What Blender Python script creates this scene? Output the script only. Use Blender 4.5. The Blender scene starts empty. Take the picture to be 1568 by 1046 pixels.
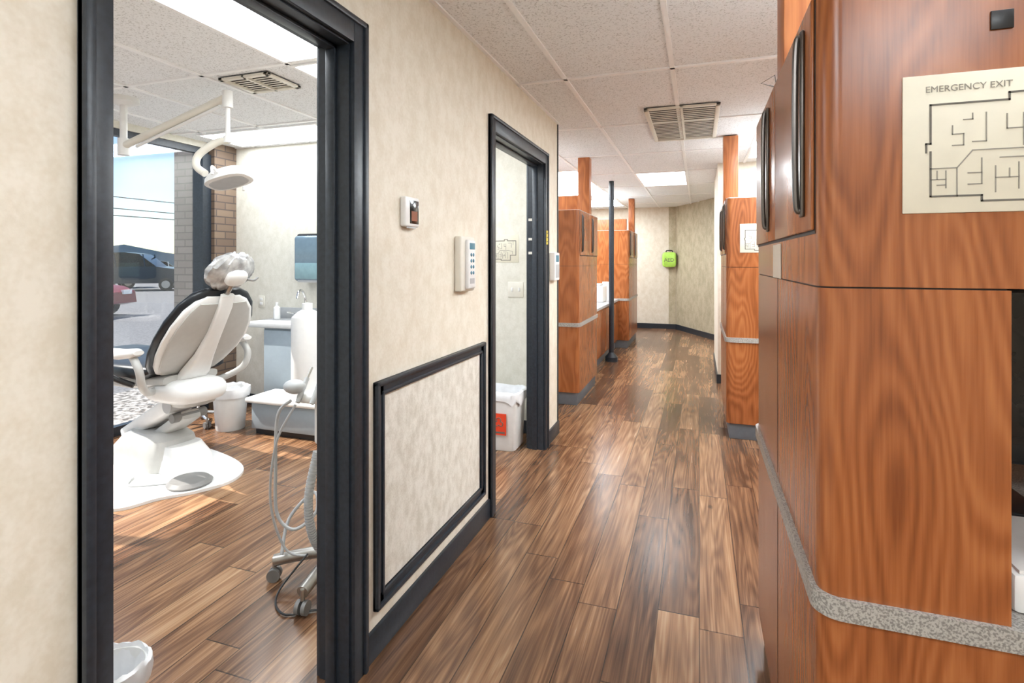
import bpy, bmesh, math, random
from mathutils import Vector, Matrix
random.seed(4)
sc = bpy.context.scene
sc.view_settings.view_transform = 'Standard'
H = 2.44; CH = 1.355
# ---------------------------------------------------------------- materials
def newmat(name):
    m = bpy.data.materials.new(name); m.use_nodes = True
    nt = m.node_tree
    for n in list(nt.nodes): nt.nodes.remove(n)
    out = nt.nodes.new('ShaderNodeOutputMaterial')
    return m, nt, out
def nd(nt, t, ins=None, **pr):
    n = nt.nodes.new(t)
    for k, v in pr.items(): setattr(n, k, v)
    if ins:
        for k, v in ins.items():
            if isinstance(v, bpy.types.NodeSocket): nt.links.new(v, n.inputs[k])
            else: n.inputs[k].default_value = v
    return n
def mth(nt, op, a, b=0.0, c=None):
    d = {0: a, 1: b}
    if c is not None: d[2] = c
    return nd(nt, 'ShaderNodeMath', d, operation=op).outputs[0]
def pos(nt):
    g = nd(nt, 'ShaderNodeNewGeometry'); s = nd(nt, 'ShaderNodeSeparateXYZ', {0: g.outputs['Position']})
    return g.outputs['Position'], s.outputs[0], s.outputs[1], s.outputs[2]
def comb(nt, x, y, z): return nd(nt, 'ShaderNodeCombineXYZ', {0: x, 1: y, 2: z}).outputs[0]
def noise(nt, vec, scale, detail=2.0, rough=0.5):
    return nd(nt, 'ShaderNodeTexNoise', {'Vector': vec, 'Scale': scale, 'Detail': detail, 'Roughness': rough}).outputs[0]
def ramp(nt, fac, stops):
    r = nd(nt, 'ShaderNodeValToRGB', {0: fac}); e = r.color_ramp.elements
    while len(e) < len(stops): e.new(0.5)
    for i, (p, c) in enumerate(stops):
        e[i].position = p; e[i].color = (c[0], c[1], c[2], 1)
    return r.outputs[0]
def bsdf(nt, out, color, rough=0.5, metal=0.0, bump=None, bstr=0.2, bdist=0.01, **kw):
    b = nd(nt, 'ShaderNodeBsdfPrincipled')
    if isinstance(color, bpy.types.NodeSocket): nt.links.new(color, b.inputs['Base Color'])
    else: b.inputs['Base Color'].default_value = (*color, 1)
    if isinstance(rough, bpy.types.NodeSocket): nt.links.new(rough, b.inputs['Roughness'])
    else: b.inputs['Roughness'].default_value = rough
    b.inputs['Metallic'].default_value = metal
    for k, v in kw.items(): b.inputs[k.replace('_', ' ')].default_value = v
    if bump is not None:
        bn = nd(nt, 'ShaderNodeBump', {'Height': bump, 'Strength': bstr, 'Distance': bdist})
        nt.links.new(bn.outputs[0], b.inputs['Normal'])
    nt.links.new(b.outputs[0], out.inputs[0]); return b
def simple(name, col, rough=0.5, metal=0.0, var=0.06, scale=25, bump=0.0, **kw):
    m, nt, out = newmat(name); P, x, y, z = pos(nt)
    n = noise(nt, P, scale, 3)
    c = ramp(nt, n, [(0.3, [max(0, v*(1-var)) for v in col]), (0.7, [min(1, v*(1+var)) for v in col])])
    bsdf(nt, out, c, rough, metal, n if bump else None, bump, 0.002, **kw); return m
def emis(name, col, s):
    m, nt, out = newmat(name)
    e = nd(nt, 'ShaderNodeEmission', {0: (*col, 1), 1: s}); nt.links.new(e.outputs[0], out.inputs[0]); return m

def m_floor():
    m, nt, out = newmat('vinyl_plank'); P, x, y, z = pos(nt)
    cx = mth(nt, 'DIVIDE', x, 0.152); col = mth(nt, 'FLOOR', cx)
    r1 = nd(nt, 'ShaderNodeTexWhiteNoise', {'W': col}, noise_dimensions='1D').outputs[0]
    yo = mth(nt, 'ADD', mth(nt, 'DIVIDE', y, 1.22), mth(nt, 'MULTIPLY', r1, 7.3)); row = mth(nt, 'FLOOR', yo)
    w = nd(nt, 'ShaderNodeTexWhiteNoise', {'Vector': comb(nt, col, row, 0.0)}, noise_dimensions='3D').outputs[0]
    w20 = mth(nt, 'MULTIPLY', w, 37.0)
    ox = mth(nt, 'ADD', x, w20)
    fib = noise(nt, comb(nt, ox, mth(nt, 'ADD', mth(nt, 'MULTIPLY', y, 0.010), w20), 0.0), 200, 2, 0.5)
    mid = noise(nt, comb(nt, ox, mth(nt, 'ADD', mth(nt, 'MULTIPLY', y, 0.035), w20), 0.0), 48, 3, 0.6)
    big = noise(nt, comb(nt, ox, mth(nt, 'ADD', mth(nt, 'MULTIPLY', y, 0.15), w20), 0.0), 11, 2, 0.5)
    cn = noise(nt, comb(nt, mth(nt, 'ADD', mth(nt, 'MULTIPLY', x, 8.0), w20), mth(nt, 'ADD', mth(nt, 'MULTIPLY', y, 0.6), w20), 0.0), 1.0, 1.0)
    ct = mth(nt, 'MULTIPLY_ADD', mth(nt, 'SINE', mth(nt, 'MULTIPLY', cn, 95.0)), 0.5, 0.5)
    v = mth(nt, 'MULTIPLY', w, 0.19)
    v = mth(nt, 'ADD', v, mth(nt, 'MULTIPLY', ct, 0.075))
    v = mth(nt, 'ADD', v, mth(nt, 'MULTIPLY', fib, 0.20))
    v = mth(nt, 'ADD', v, mth(nt, 'MULTIPLY', mid, 0.38))
    v = mth(nt, 'ADD', v, mth(nt, 'MULTIPLY', big, 0.31))
    c = ramp(nt, v, [(0.40, (.055, .026, .015)), (0.55, (.155, .077, .040)), (0.65, (.265, .142, .074)), (0.80, (.43, .265, .15))])
    kn = nd(nt, 'ShaderNodeTexVoronoi', {'Vector': comb(nt, ox, mth(nt, 'MULTIPLY', y, 0.45), 0.0), 'Scale': 3.2}).outputs['Distance']
    kf = nd(nt, 'ShaderNodeMapRange', {0: kn, 1: 0.015, 2: 0.055, 3: 0.3, 4: 1.0}).outputs[0]
    fx = mth(nt, 'FRACT', cx); fy = mth(nt, 'FRACT', yo)
    s = mth(nt, 'MULTIPLY', mth(nt, 'GREATER_THAN', fx, 0.026), mth(nt, 'GREATER_THAN', fy, 0.004))
    s = mth(nt, 'MULTIPLY', mth(nt, 'MULTIPLY_ADD', s, 0.7, 0.3), kf)
    mx = nd(nt, 'ShaderNodeVectorMath', {0: c, 3: s}, operation='SCALE')
    bsdf(nt, out, mx.outputs[0], mth(nt, 'MULTIPLY_ADD', mid, 0.16, 0.16), 0, fib, 0.05, 0.001); return m
def m_cherry(name='cherry_laminate', k=1.0, rough=0.26):
    m, nt, out = newmat(name); P, x, y, z = pos(nt)
    cn = noise(nt, comb(nt, mth(nt, 'MULTIPLY', x, 5.5), mth(nt, 'MULTIPLY', y, 5.5), mth(nt, 'MULTIPLY', z, 1.25)), 1.0, 1.4)
    wob = noise(nt, comb(nt, mth(nt, 'MULTIPLY', x, 40.0), mth(nt, 'MULTIPLY', y, 40.0), mth(nt, 'MULTIPLY', z, 5.0)), 1.0, 2.0)
    ct = mth(nt, 'MULTIPLY_ADD', mth(nt, 'SINE', mth(nt, 'MULTIPLY_ADD', cn, 95.0, mth(nt, 'MULTIPLY', wob, 3.0))), 0.5, 0.5)
    fib = noise(nt, comb(nt, x, y, mth(nt, 'MULTIPLY', z, 0.03)), 160, 3, 0.6)
    v = mth(nt, 'ADD', mth(nt, 'MULTIPLY', ct, 0.20), mth(nt, 'MULTIPLY', fib, 0.44))
    v = mth(nt, 'ADD', v, mth(nt, 'MULTIPLY', cn, 0.42))
    c = ramp(nt, v, [(0.30, (.20*k, .056*k, .016*k)), (0.54, (.325*k, .102*k, .030*k)), (0.80, (.44*k, .160*k, .052*k))])
    bsdf(nt, out, c, rough); return m
def m_paper(name, a, b, sc_=16, fine=.3):
    m, nt, out = newmat(name); P, x, y, z = pos(nt)
    n1 = noise(nt, comb(nt, x, y, mth(nt, 'MULTIPLY', z, 0.7)), sc_, 3, 0.6); n2 = noise(nt, P, sc_*6, 2)
    v = mth(nt, 'ADD', mth(nt, 'MULTIPLY', n1, 1-fine), mth(nt, 'MULTIPLY', n2, fine))
    c = ramp(nt, v, [(0.38, a), (0.49, [(p+q)/2 for p, q in zip(a, b)]), (0.60, b)])
    bsdf(nt, out, c, 0.6, 0, n2, 0.15, 0.003); return m
def m_tile():
    m, nt, out = newmat('acoustic_tile'); P, x, y, z = pos(nt)
    n1 = noise(nt, P, 110, 3, 0.7)
    c = ramp(nt, n1, [(0.36, (.52, .53, .535)), (0.46, (.85, .87, .89))])
    bsdf(nt, out, c, 0.85, 0, n1, 0.2, 0.003); return m
def m_brick(name, c1, c2, mortar):
    m, nt, out = newmat(name); P, x, y, z = pos(nt)
    b = nd(nt, 'ShaderNodeTexBrick', {'Vector': comb(nt, mth(nt, 'ADD', x, y), z, 0.0), 'Color1': (*c1, 1), 'Color2': (*c2, 1), 'Mortar': (*mortar, 1),
        'Scale': 1.0, 'Mortar Size': 0.006, 'Brick Width': 0.20, 'Row Height': 0.068, 'Bias': 0.0})
    bsdf(nt, out, b.outputs[0], 0.8, 0, b.outputs[1], -0.5, 0.01); return m
def m_speckle(name, a, b, scale=260, rough=.4):
    m, nt, out = newmat(name); P, x, y, z = pos(nt)
    n = noise(nt, P, scale, 2); c = ramp(nt, n, [(0.40, a), (0.56, b)])
    bsdf(nt, out, c, rough); return m
def m_glass(name, tint=(1, 1, 1), refl=0.06):
    m, nt, out = newmat(name)
    t = nd(nt, 'ShaderNodeBsdfTransparent', {0: (*tint, 1)}); g = nd(nt, 'ShaderNodeBsdfGlossy', {0: (1, 1, 1, 1), 1: 0.02})
    mx = nd(nt, 'ShaderNodeMixShader', {0: refl, 1: t.outputs[0], 2: g.outputs[0]}); nt.links.new(mx.outputs[0], out.inputs[0]); return m

FLOOR = m_floor(); WOOD = m_cherry(); WOOD_LIT = m_cherry('cherry_post_lit', 1.2, 0.4)  # post wood is a brighter cherry copy, its lit look put into the colour
PAPER = m_paper('wallpaper_cream', (.705, .635, .515), (.79, .735, .63))
PAPERW = m_paper('wallpaper_white', (.67, .645, .56), (.75, .725, .65))
PANEL = m_paper('wallpaper_panel', (.62, .58, .50), (.79, .76, .69), 26)
TAN = m_paper('wallpaper_tan', (.40, .345, .23), (.53, .47, .34), 9)
TILE = m_tile(); TBAR = simple('tbar_white', (.92, .93, .94), .4, var=.02)
TRIM = simple('trim_charcoal', (.020, .027, .037), .36, var=.25, scale=60, bump=.1)
BRICK = m_brick('brick_interior', (.16, .11, .08), (.22, .155, .11), (.09, .07, .06))
BRICKX = m_brick('brick_exterior', (.17, .155, .15), (.22, .20, .19), (.12, .11, .11))
BAND = m_speckle('granite_laminate', (.20, .19, .175), (.42, .40, .37))
TOE = simple('toe_kick_grey', (.12, .13, .145), .5)
DARK = simple('seam_dark', (.02, .012, .01), .6)
BLACK = simple('black_plastic', (.015, .016, .018), .35)
WHITE = simple('white_plastic', (.80, .80, .79), .35, var=.02)
IVORY = simple('ivory_plastic', (.74, .71, .63), .4, var=.02)
LGREY = simple('light_grey_plastic', (.45, .46, .47), .4, var=.04)
SHELL = simple('chair_shell', (.50, .50, .485), .35, var=.03)
GREY = simple('grey_plastic', (.20, .195, .19), .45, var=.05)
NAVY = simple('upholstery_black', (.012, .016, .022), .35, var=.2)
METAL = simple('brushed_metal', (.45, .44, .42), .35, 1.0)
CHROME = simple('chrome', (.8, .8, .8), .1, 1.0)
PULL = simple('pull_pewter', (.14, .125, .115), .3, .8)
CABG = simple('cabinet_bluegrey', (.30, .355, .40), .4, var=.03)
FOIL = simple('headrest_film', (.50, .50, .50), .22, .2, var=.4, scale=18, bump=.8)
BAG = simple('bin_liner', (.80, .81, .83), .3, var=.06, scale=18, bump=.6)
LC = (.91, .965, 1.0)
TROFF = emis('troffer_lens', LC, 14.5)
FILLN = emis('fill_panel_near', LC, 20.0)  # unseen fill panels added to brighten the near corridor
FILLC = emis('fill_panel_corridor', LC, 33.0)  # hidden fill panels, added to raise the light further down
TROFL = emis('troffer_lens_bay', LC, 18.0)
TROFD = emis('troffer_lens_dim', LC, 7.0)
SIGN = simple('sign_paper', (.72, .68, .56), .45, var=.03)
INK = simple('sign_ink', (.13, .12, .10), .6)
INKL = simple('sign_ink_light', (.28, .26, .22), .6)
RED = simple('sticker_red', (.75, .06, .02), .4)
YEL = simple('label_yellow', (.70, .55, .05), .4)
LIME = simple('aed_green', (.45, .78, .12), .4)
BLUE = simple('button_blue', (.06, .20, .28), .4)
SMOKE = simple('dispenser_smoke', (.16, .23, .29), .1)
TEAL = simple('dispenser_teal', (.24, .38, .42), .2)
SCREEN = simple('screen_dark', (.015, .014, .014), .12)
ORANGE = simple('screen_orange', (.22, .05, .01), .3)
PINK = simple('pink_paper', (.75, .25, .22), .6)
GLASS = m_glass('window_glass')
ASPH = m_speckle('asphalt', (.11, .115, .125), (.17, .175, .185), 30, .8)
GRAV = m_speckle('gravel', (.08, .078, .075), (.40, .39, .38), 18, .9)
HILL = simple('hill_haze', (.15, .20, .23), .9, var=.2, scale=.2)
# ---------------------------------------------------------------- builder
class B:
    def __init__(s): s.bm = bmesh.new(); s.mats = []
    def mi(s, m):
        if m not in s.mats: s.mats.append(m)
        return s.mats.index(m)
    def _set(s, faces, m, smooth=False):
        i = s.mi(m)
        for f in faces: f.material_index = i; f.smooth = smooth
    def box(s, x0, y0, z0, x1, y1, z1, m, bev=0.0, seg=2):
        x0, x1 = sorted((x0, x1)); y0, y1 = sorted((y0, y1)); z0, z1 = sorted((z0, z1))
        n0 = len(s.bm.faces)
        r = bmesh.ops.create_cube(s.bm, size=1.0); vs = r['verts']
        for v in vs:
            v.co = Vector(((x0+x1)/2+v.co.x*(x1-x0), (y0+y1)/2+v.co.y*(y1-y0), (z0+z1)/2+v.co.z*(z1-z0)))
        fs = set(f for v in vs for f in v.link_faces)
        if bev > 0:
            es = list(set(e for v in vs for e in v.link_edges))
            rr = bmesh.ops.bevel(s.bm, geom=es, offset=min(bev, .49*min(x1-x0, y1-y0, z1-z0)), segments=seg, affect='EDGES', profile=.5)
            s.bm.faces.ensure_lookup_table()
            fs = set(s.bm.faces[i] for i in range(n0, len(s.bm.faces)))
        s._set(fs, m, bev > 0); return fs
    def prism(s, pts, z0, z1, m, smooth=False):
        lo = [s.bm.verts.new((p[0], p[1], z0)) for p in pts]; hi = [s.bm.verts.new((p[0], p[1], z1)) for p in pts]
        n = len(pts); fs = []
        fs.append(s.bm.faces.new(hi)); fs.append(s.bm.faces.new(lo[::-1]))
        for i in range(n): fs.append(s.bm.faces.new((lo[i], lo[(i+1) % n], hi[(i+1) % n], hi[i])))
        s._set(fs, m, smooth); return fs
    def rprism(s, x0, y0, x1, y1, z0, z1, r, m):
        if not isinstance(r, (list, tuple)): r = [r]*4
        cs = [((x0, y0), 180, r[0], (1, 1)), ((x1, y0), 270, r[1], (-1, 1)), ((x1, y1), 0, r[2], (-1, -1)), ((x0, y1), 90, r[3], (1, -1))]
        pts = []
        for (cx, cy), a0, rr, (sx, sy) in cs:
            if rr <= 0: pts.append((cx, cy)); continue
            for k in range(9):
                a = math.radians(a0+90*k/8); pts.append((cx+sx*rr+rr*math.cos(a), cy+sy*rr+rr*math.sin(a)))
        s.prism(pts, z0, z1, m, True)
    def cyl(s, p0, p1, r, m, r2=None, n=20, caps=True):
        p0 = Vector(p0); p1 = Vector(p1); r2 = r if r2 is None else r2
        d = (p1-p0).normalized(); u = d.orthogonal().normalized(); w = d.cross(u)
        A = []; C = []
        for i in range(n):
            a = 2*math.pi*i/n; o = u*math.cos(a)+w*math.sin(a)
            A.append(s.bm.verts.new(p0+o*r)); C.append(s.bm.verts.new(p1+o*r2))
        fs = [s.bm.faces.new((A[i], A[(i+1) % n], C[(i+1) % n], C[i])) for i in range(n)]
        if caps: fs.append(s.bm.faces.new(A[::-1])); fs.append(s.bm.faces.new(C))
        s._set(fs, m, True)
    def rings(s, rings, m, caps=True, closed=True):
        R = [[s.bm.verts.new(p) for p in ring] for ring in rings]; fs = []; n = len(R[0])
        for a, b in zip(R, R[1:]):
            for i in range(n if closed else n-1): fs.append(s.bm.faces.new((a[i], a[(i+1) % n], b[(i+1) % n], b[i])))
        if caps:
            fs.append(s.bm.faces.new(R[0][::-1])); fs.append(s.bm.faces.new(R[-1]))
        s._set(fs, m, True)
    def loft(s, secs, m, n=28, caps=True):
        rg = []
        for c, ux, uy, a, b, p in secs:
            c = Vector(c); ux = Vector(ux).normalized(); uy = Vector(uy).normalized(); ring = []
            for i in range(n):
                t = 2*math.pi*i/n; ct = math.cos(t); st = math.sin(t)
                ring.append(c+ux*a*math.copysign(abs(ct)**(2/p), ct)+uy*b*math.copysign(abs(st)**(2/p), st))
            rg.append(ring)
        s.rings(rg, m, caps)
    def lathe(s, c, prof, m, n=28, caps=False):
        s.rings([[Vector((c[0]+r*math.cos(2*math.pi*i/n), c[1]+r*math.sin(2*math.pi*i/n), c[2]+z)) for i in range(n)] for r, z in prof], m, caps)
    def ell(s, c, rx, ry, rz, m, ax=((1, 0, 0), (0, 1, 0), (0, 0, 1)), p=2.0, k=10, n=24):
        ax = [Vector(a).normalized() for a in ax]; secs = []
        for i in range(k+1):
            t = -math.pi/2+math.pi*i/k; ct = max(1e-3, math.cos(t)); st = math.sin(t)
            secs.append((Vector(c)+ax[2]*rz*math.copysign(abs(st)**(2/p), st), ax[0], ax[1], rx*ct**(2/p), ry*ct**(2/p), p))
        s.loft(secs, m, n)
    def tube(s, pts, r, m, n=10, sub=8, smooth=True):
        pts = [Vector(p) for p in pts]
        if smooth and len(pts) > 2: pts = crom(pts, sub)
        rg = []; t0 = (pts[1]-pts[0]).normalized(); u = t0.orthogonal().normalized()
        for i, p in enumerate(pts):
            t = (pts[min(i+1, len(pts)-1)]-pts[max(i-1, 0)]).normalized()
            u = (u-t*u.dot(t)).normalized(); w = t.cross(u)
            rg.append([p+u*r*math.cos(2*math.pi*k/n)+w*r*math.sin(2*math.pi*k/n) for k in range(n)])
        s.rings(rg, m)
    def done(s, name, org=None, parent=None, ang=35):
        bmesh.ops.recalc_face_normals(s.bm, faces=s.bm.faces[:])
        me = bpy.data.meshes.new(name)
        if org is None:
            xs = [v.co for v in s.bm.verts]; lo = [min(c[i] for c in xs) for i in range(3)]; hi = [max(c[i] for c in xs) for i in range(3)]
            org = Vector(((lo[0]+hi[0])/2, (lo[1]+hi[1])/2, lo[2]))
        org = Vector(org)
        for v in s.bm.verts: v.co -= org
        s.bm.to_mesh(me); s.bm.free()
        for m in s.mats: me.materials.append(m)
        me.set_sharp_from_angle(angle=math.radians(ang))
        o = bpy.data.objects.new(name, me); sc.collection.objects.link(o)
        o.location = org
        if parent: o.parent = parent; o.matrix_parent_inverse = parent.matrix_world.inverted()
        return o
def crom(P, sub=8, closed=False):
    out = []; n = len(P); rng = range(n) if closed else range(n-1)
    for i in rng:
        if closed: a, b, c, d = P[(i-1) % n], P[i], P[(i+1) % n], P[(i+2) % n]
        else: a, b, c, d = P[max(i-1, 0)], P[i], P[i+1], P[min(i+2, n-1)]
        for k in range(sub):
            t = k/sub
            out.append(.5*((2*b)+(c-a)*t+(2*a-5*b+4*c-d)*t*t+(3*b-a-3*c+d)*t**3))
    if not closed: out.append(P[-1])
    return out
def text(body, size, loc, rot, m, name, parent):
    cu = bpy.data.curves.new(name, 'FONT'); cu.body = body; cu.size = size; cu.extrude = .0003; cu.align_x = 'CENTER'; cu.align_y = 'CENTER'
    t = bpy.data.objects.new(name+'_c', cu); sc.collection.objects.link(t)
    bpy.context.view_layer.update()
    me = bpy.data.meshes.new_from_object(t.evaluated_get(bpy.context.evaluated_depsgraph_get()))
    bpy.data.objects.remove(t)
    o = bpy.data.objects.new(name, me); sc.collection.objects.link(o); me.materials.clear(); me.materials.append(m)
    o.parent = parent; o.matrix_world = Matrix.Translation(loc) @ rot.to_4x4()
    return o
def facing(nrm):
    z = Vector(nrm).normalized(); y = Vector((0, 0, 1)); x = y.cross(z).normalized()
    return Matrix((x, y, z)).transposed()

# ---------------------------------------------------------------- shell
XL0, XL1 = -1.165, -1.055
XW = -4.25; YB = 4.13; YE = 4.21
D1 = (.721, 1.503); D2 = (2.765, 3.81); DH = 2.065; CW = .072; CO = CW-.012
b = B(); b.box(XW-.1, -2.5, -.1, 3.2, 12.2, 0, FLOOR); b.done('floor')
b = B(); b.box(XW-.1, -2.5, H, 3.2, 12.2, H+.1, TILE); b.done('ceiling')
b = B()
for y0, y1 in ((-2.5, D1[0]), (D1[1], D2[0]), (D2[1], YE)): b.box(XL0, y0, 0, XL1, y1, H, PAPER)
for y0, y1 in (D1, D2): b.box(XL0, y0, DH, XL1, y1, H, PAPER)
b.done('wall_left')
b = B(); b.box(XW, YB, 0, XL0, YE, H, PAPERW); b.done('wall_operatory')
b = B(); b.box(XW, -.4, 0, XL0, -.3, H, PAPERW); b.done('wall_operatory_near')
b = B()
b.box(XW-.1, -.4, 2.385, XW, 3.84, H, PAPERW); b.box(XW-.1, YE, 2.25, XW, 12.2, H, PAPERW)
b.box(XW-.1, -2.5, 0, XW, -.3, H, PAPERW); b.box(XW-.1, YE, 0, XW, 5.2, 2.25, PAPERW); b.box(XW-.1, YE, 0, XW, 12.2, .7, PAPERW); b.box(XW-.1, 10.4, .7, XW, 12.2, 2.25, PAPERW)
b.done('wall_window')
b = B(); b.box(XW-.12, 3.88, 0, XW+.05, YB, H, BRICK); b.done('brick_pillar')
b = B(); b.box(-4.84, 4.0, -.12, XW-.13, 4.4, 2.75, BRICKX); b.done('brick_pillar')
CX = -.43
b = B(); b.box(XW-.1, 11.4, 0, CX, 11.5, H, PAPER); b.done('wall_back')
b = B()
dv = Vector((.71, -1.45, 0)).normalized(); nv = Vector((-dv.y, dv.x, 0))
p0 = Vector((CX, 11.4, 0)); p1 = p0+dv*3.6
b.prism([p0, p0+nv*.1, p1+nv*.1, p1], 0, H, TAN); b.done('wall_angled')
b = B(); b.prism([p0, p0-nv*.012, p1-nv*.012, p1], 0, .1, TRIM); b.done('baseboard_angled')
b = B(); b.box(XW, 11.385, 0, CX-.01, 11.4, .1, TRIM); b.done('baseboard_back')
b = B(); b.box(CX-.14, 11.394, .1, CX-.005, 11.4, H, TAN); b.done('trim_5')
b = B(); b.box(.2, 6.5, 0, 3.2, 6.6, H, PAPER); b.box(.2, 6.6, 0, .3, 8.0, H, PAPER); b.done('wall_right_partition')
b = B(); b.box(.188, 6.488, 0, 3.19, 6.5, .1, TRIM); b.box(.188, 6.5, 0, .2, 8.0, .1, TRIM); b.done('baseboard_right')
b = B(); b.box(3.2, -2.5, 0, 3.3, 12.2, H, PAPER); b.done('wall_right')
b = B(); b.box(XW-.1, -2.6, 0, 3.3, -2.5, H, PAPER); b.done('wall_near')
# windows
b = B()
X0, X1 = XW-.08, XW-.02
b.box(X0, -.3, 0.0, X1, 3.88, .07, TRIM); b.box(X0, -.3, 2.33, X1, 3.88, 2.385, TRIM)
for yy in (-.3, 1.55, 3.79): b.box(X0-.03, yy, .07, X1+.03, yy+.09 if yy > 3 else yy+.06, 2.33, TRIM)
b.box(XW-.055, -.24, .07, XW-.049, 3.8, 2.33, GLASS); b.done('window_1')
b = B()
b.box(X0, 5.2, .7, X1, 10.4, .75, TRIM); b.box(X0, 5.2, 2.2, X1, 10.4, 2.25, TRIM)
for yy in (5.2, 6.9, 8.6, 10.35): b.box(X0, yy, .75, X1, yy+.05, 2.2, TRIM)
b.box(XW-.055, 5.25, .75, XW-.049, 10.35, 2.2, GLASS); b.done('window_2')
# door casings
def casing(n, y0, y1, wl=CW):
    b = B(); w = CW; T = DH
    for sx, xx in ((1, XL1), (-1, XL0)):
        for a, c in ((y0-wl+.012, y0+.012), (y1-.012, y1+w-.012)):
            b.box(xx, a, 0, xx+sx*.018, c, T+w, TRIM, .003)
            o = a if a < y0 else c-.020
            b.box(xx, o, 0, xx+sx*.026, o+.020, T+w, TRIM, .005)
        b.box(xx, y0+.012, T-.012, xx+sx*.018, y1-.012, T+w, TRIM, .003)
        b.box(xx, y0-wl+.012, T+w-.02, xx+sx*.026, y1+w-.012, T+w, TRIM, .005)
    b.box(XL0-.001, y0, 0, XL1+.001, y0+.012, T, TRIM); b.box(XL0-.001, y1-.018, 0, XL1+.001, y1, T, TRIM)
    b.box(XL0-.001, y0, T-.018, XL1+.001, y1, T, TRIM)
    for a in (y0+.012, y1-.03): b.box(XL0+.03, a, 0, XL0+.065, a+.012, T-.018, TRIM, .002)
    b.box(XL0+.03, y0+.018, T-.03, XL0+.065, y1-.018, T-.018, TRIM, .002)
    b.done(n)
casing('trim_1', *D1, .055); casing('trim_2', *D2)
b = B()
for a, c in ((-2.5, D1[0]-.043), (D1[1]+CO, D2[0]-CO), (D2[1]+CO, YE+.012)):
    b.box(XL1, a, 0, XL1+.014, c, .10, TRIM, .003)
b.box(XL1-.11, YE, 0, XL1, YE+.012, .1, TRIM); b.done('baseboard_left')
b = B(); b.box(XW+.06, YB-.012, 0, XL0, YB, .1, TRIM); b.done('baseboard_operatory')
b = B(); y0, y1, z0, z1 = 1.622, 2.63, .155, .94
def frame(b, y0, y1, z0, z1, w, d, m, bev):
    b.box(XL1, y0, z0, XL1+d, y0+w, z1, m, bev); b.box(XL1, y1-w, z0, XL1+d, y1, z1, m, bev)
    b.box(XL1, y0, z0, XL1+d, y1, z0+w, m, bev); b.box(XL1, y0, z1-w, XL1+d, y1, z1, m, bev)
frame(b, y0, y1, z0, z1, .052, .012, TRIM, .003); frame(b, y0, y1, z0, z1, .018, .022, TRIM, .006); frame(b, y0+.038, y1-.038, z0+.038, z1-.038, .014, .018, TRIM, .005)
b.box(XL1, y0+.05, z0+.05, XL1+.004, y1-.05, z1-.05, PANEL); b.done('trim_3')
b = B(); b.box(XL1-.005, YE-.012, 0.1, XL1+.008, YE+.006, H, TRIM, .002); b.done('trim_4')
# ceiling grids
b = B(); g = .0125; zt = H-.009
def gl(b, x0, y0, x1, y1): b.box(x0, y0, zt, x1, y1, H+.001, TBAR)
xs = [-.14+.61*i for i in range(-7, 6)]; ys = [3.19+1.22*i for i in range(-5, 8)]
for x in xs:
    if XL1 < x < 3.2: gl(b, x-g, -2.5, x+g, 11.4 if x < -.6 else (6.5 if x > .2 else 11.0))
    elif x > XW: gl(b, x-g, YE, x+g, 11.4)
for y in ys:
    if y > -2.5: gl(b, XL1 if y < YE else XW, y-g, 3.2 if y < 6.5 else .2, y+g) if y < 11.4 else None
gl(b, XL1, -2.5, XL1+.02, YE)
b.done('ceiling_grid')
b = B()
for i in range(-3, 2):
    x = -2.13+.61*i
    if XW < x < XL0: gl(b, x-g, -.3, x+g, YB)
for y in (.0, 1.22, 2.44, 3.5): gl(b, XW, y-g, XL0, y+g)
gl(b, XW, YB-.02, XL0, YB); b.done('ceiling_grid')
# troffers
def troffer(x0, y0, x1, y1, m=TROFF):
    b = B(); t = .02
    for a in ((x0, y0, x1, y0+t), (x0, y1-t, x1, y1), (x0, y0+t, x0+t, y1-t), (x1-t, y0+t, x1, y1-t)):
        b.box(a[0], a[1], H-.014, a[2], a[3], H-.002, TBAR)
    b.box(x0+t, y0+t, H-.010, x1-t, y1-t, H-.004, m); b.done('ceiling_light')
troffer(-2.13, 1.22, -1.52, 2.42); troffer(-2.13, 2.46, -1.52, 3.66); troffer(-4.06, 3.56, -2.84, 4.06); troffer(-3.35, .1, -2.74, 1.3)
troffer(-.75, -1.69, -.14, -.47, FILLN); troffer(.47, -1.69, 1.08, -.47, FILLN); troffer(.47, .75, 1.08, 1.97, FILLN); troffer(.47, 3.19, 1.08, 4.41, FILLC); troffer(.47, 5.0, 1.08, 6.2, FILLC)  # extra fittings out of view, put in for corridor fill light
troffer(-.75, 6.85, -.14, 8.07, TROFD); troffer(-2.58, 6.4, -1.36, 8.9, TROFL); troffer(-2.58, 4.6, -1.97, 5.6, FILLC); troffer(.47, 7.0, 1.08, 8.2, FILLC); troffer(1.69, 2.0, 2.3, 3.2, FILLC)
troffer(-2.58, 9.6, -1.36, 10.8, TROFL)
# vents
def vent(x0, y0, x1, y1, n, mid=True):
    b = B(); t = .03; z0 = H-.022
    b.box(x0, y0, H-.008, x1, y1, H-.006, DARK)
    for a in ((x0, y0, x1, y0+t), (x0, y1-t, x1, y1), (x0, y0, x0+t, y1), (x1-t, y0, x1, y1)): b.box(a[0], a[1], z0, a[2], a[3], H-.006, IVORY, .003)
    if mid: b.box((x0+x1)/2-.008, y0, z0, (x0+x1)/2+.008, y1, H-.008, IVORY)
    for i in range(n):
        y = y0+t+(y1-y0-2*t)*(i+.5)/n; d = (y1-y0-2*t)/n*.2
        b.prism([(x0+t, y-d), (x1-t, y-d), (x1-t, y+d), (x0+t, y+d)], z0+.010, z0+.012, IVORY)
    b.done('ceiling_vent')
vent(-.37, 3.97, .14, 5.05, 20); vent(-2.68, 2.5, -2.32, 2.78, 7)

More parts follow.
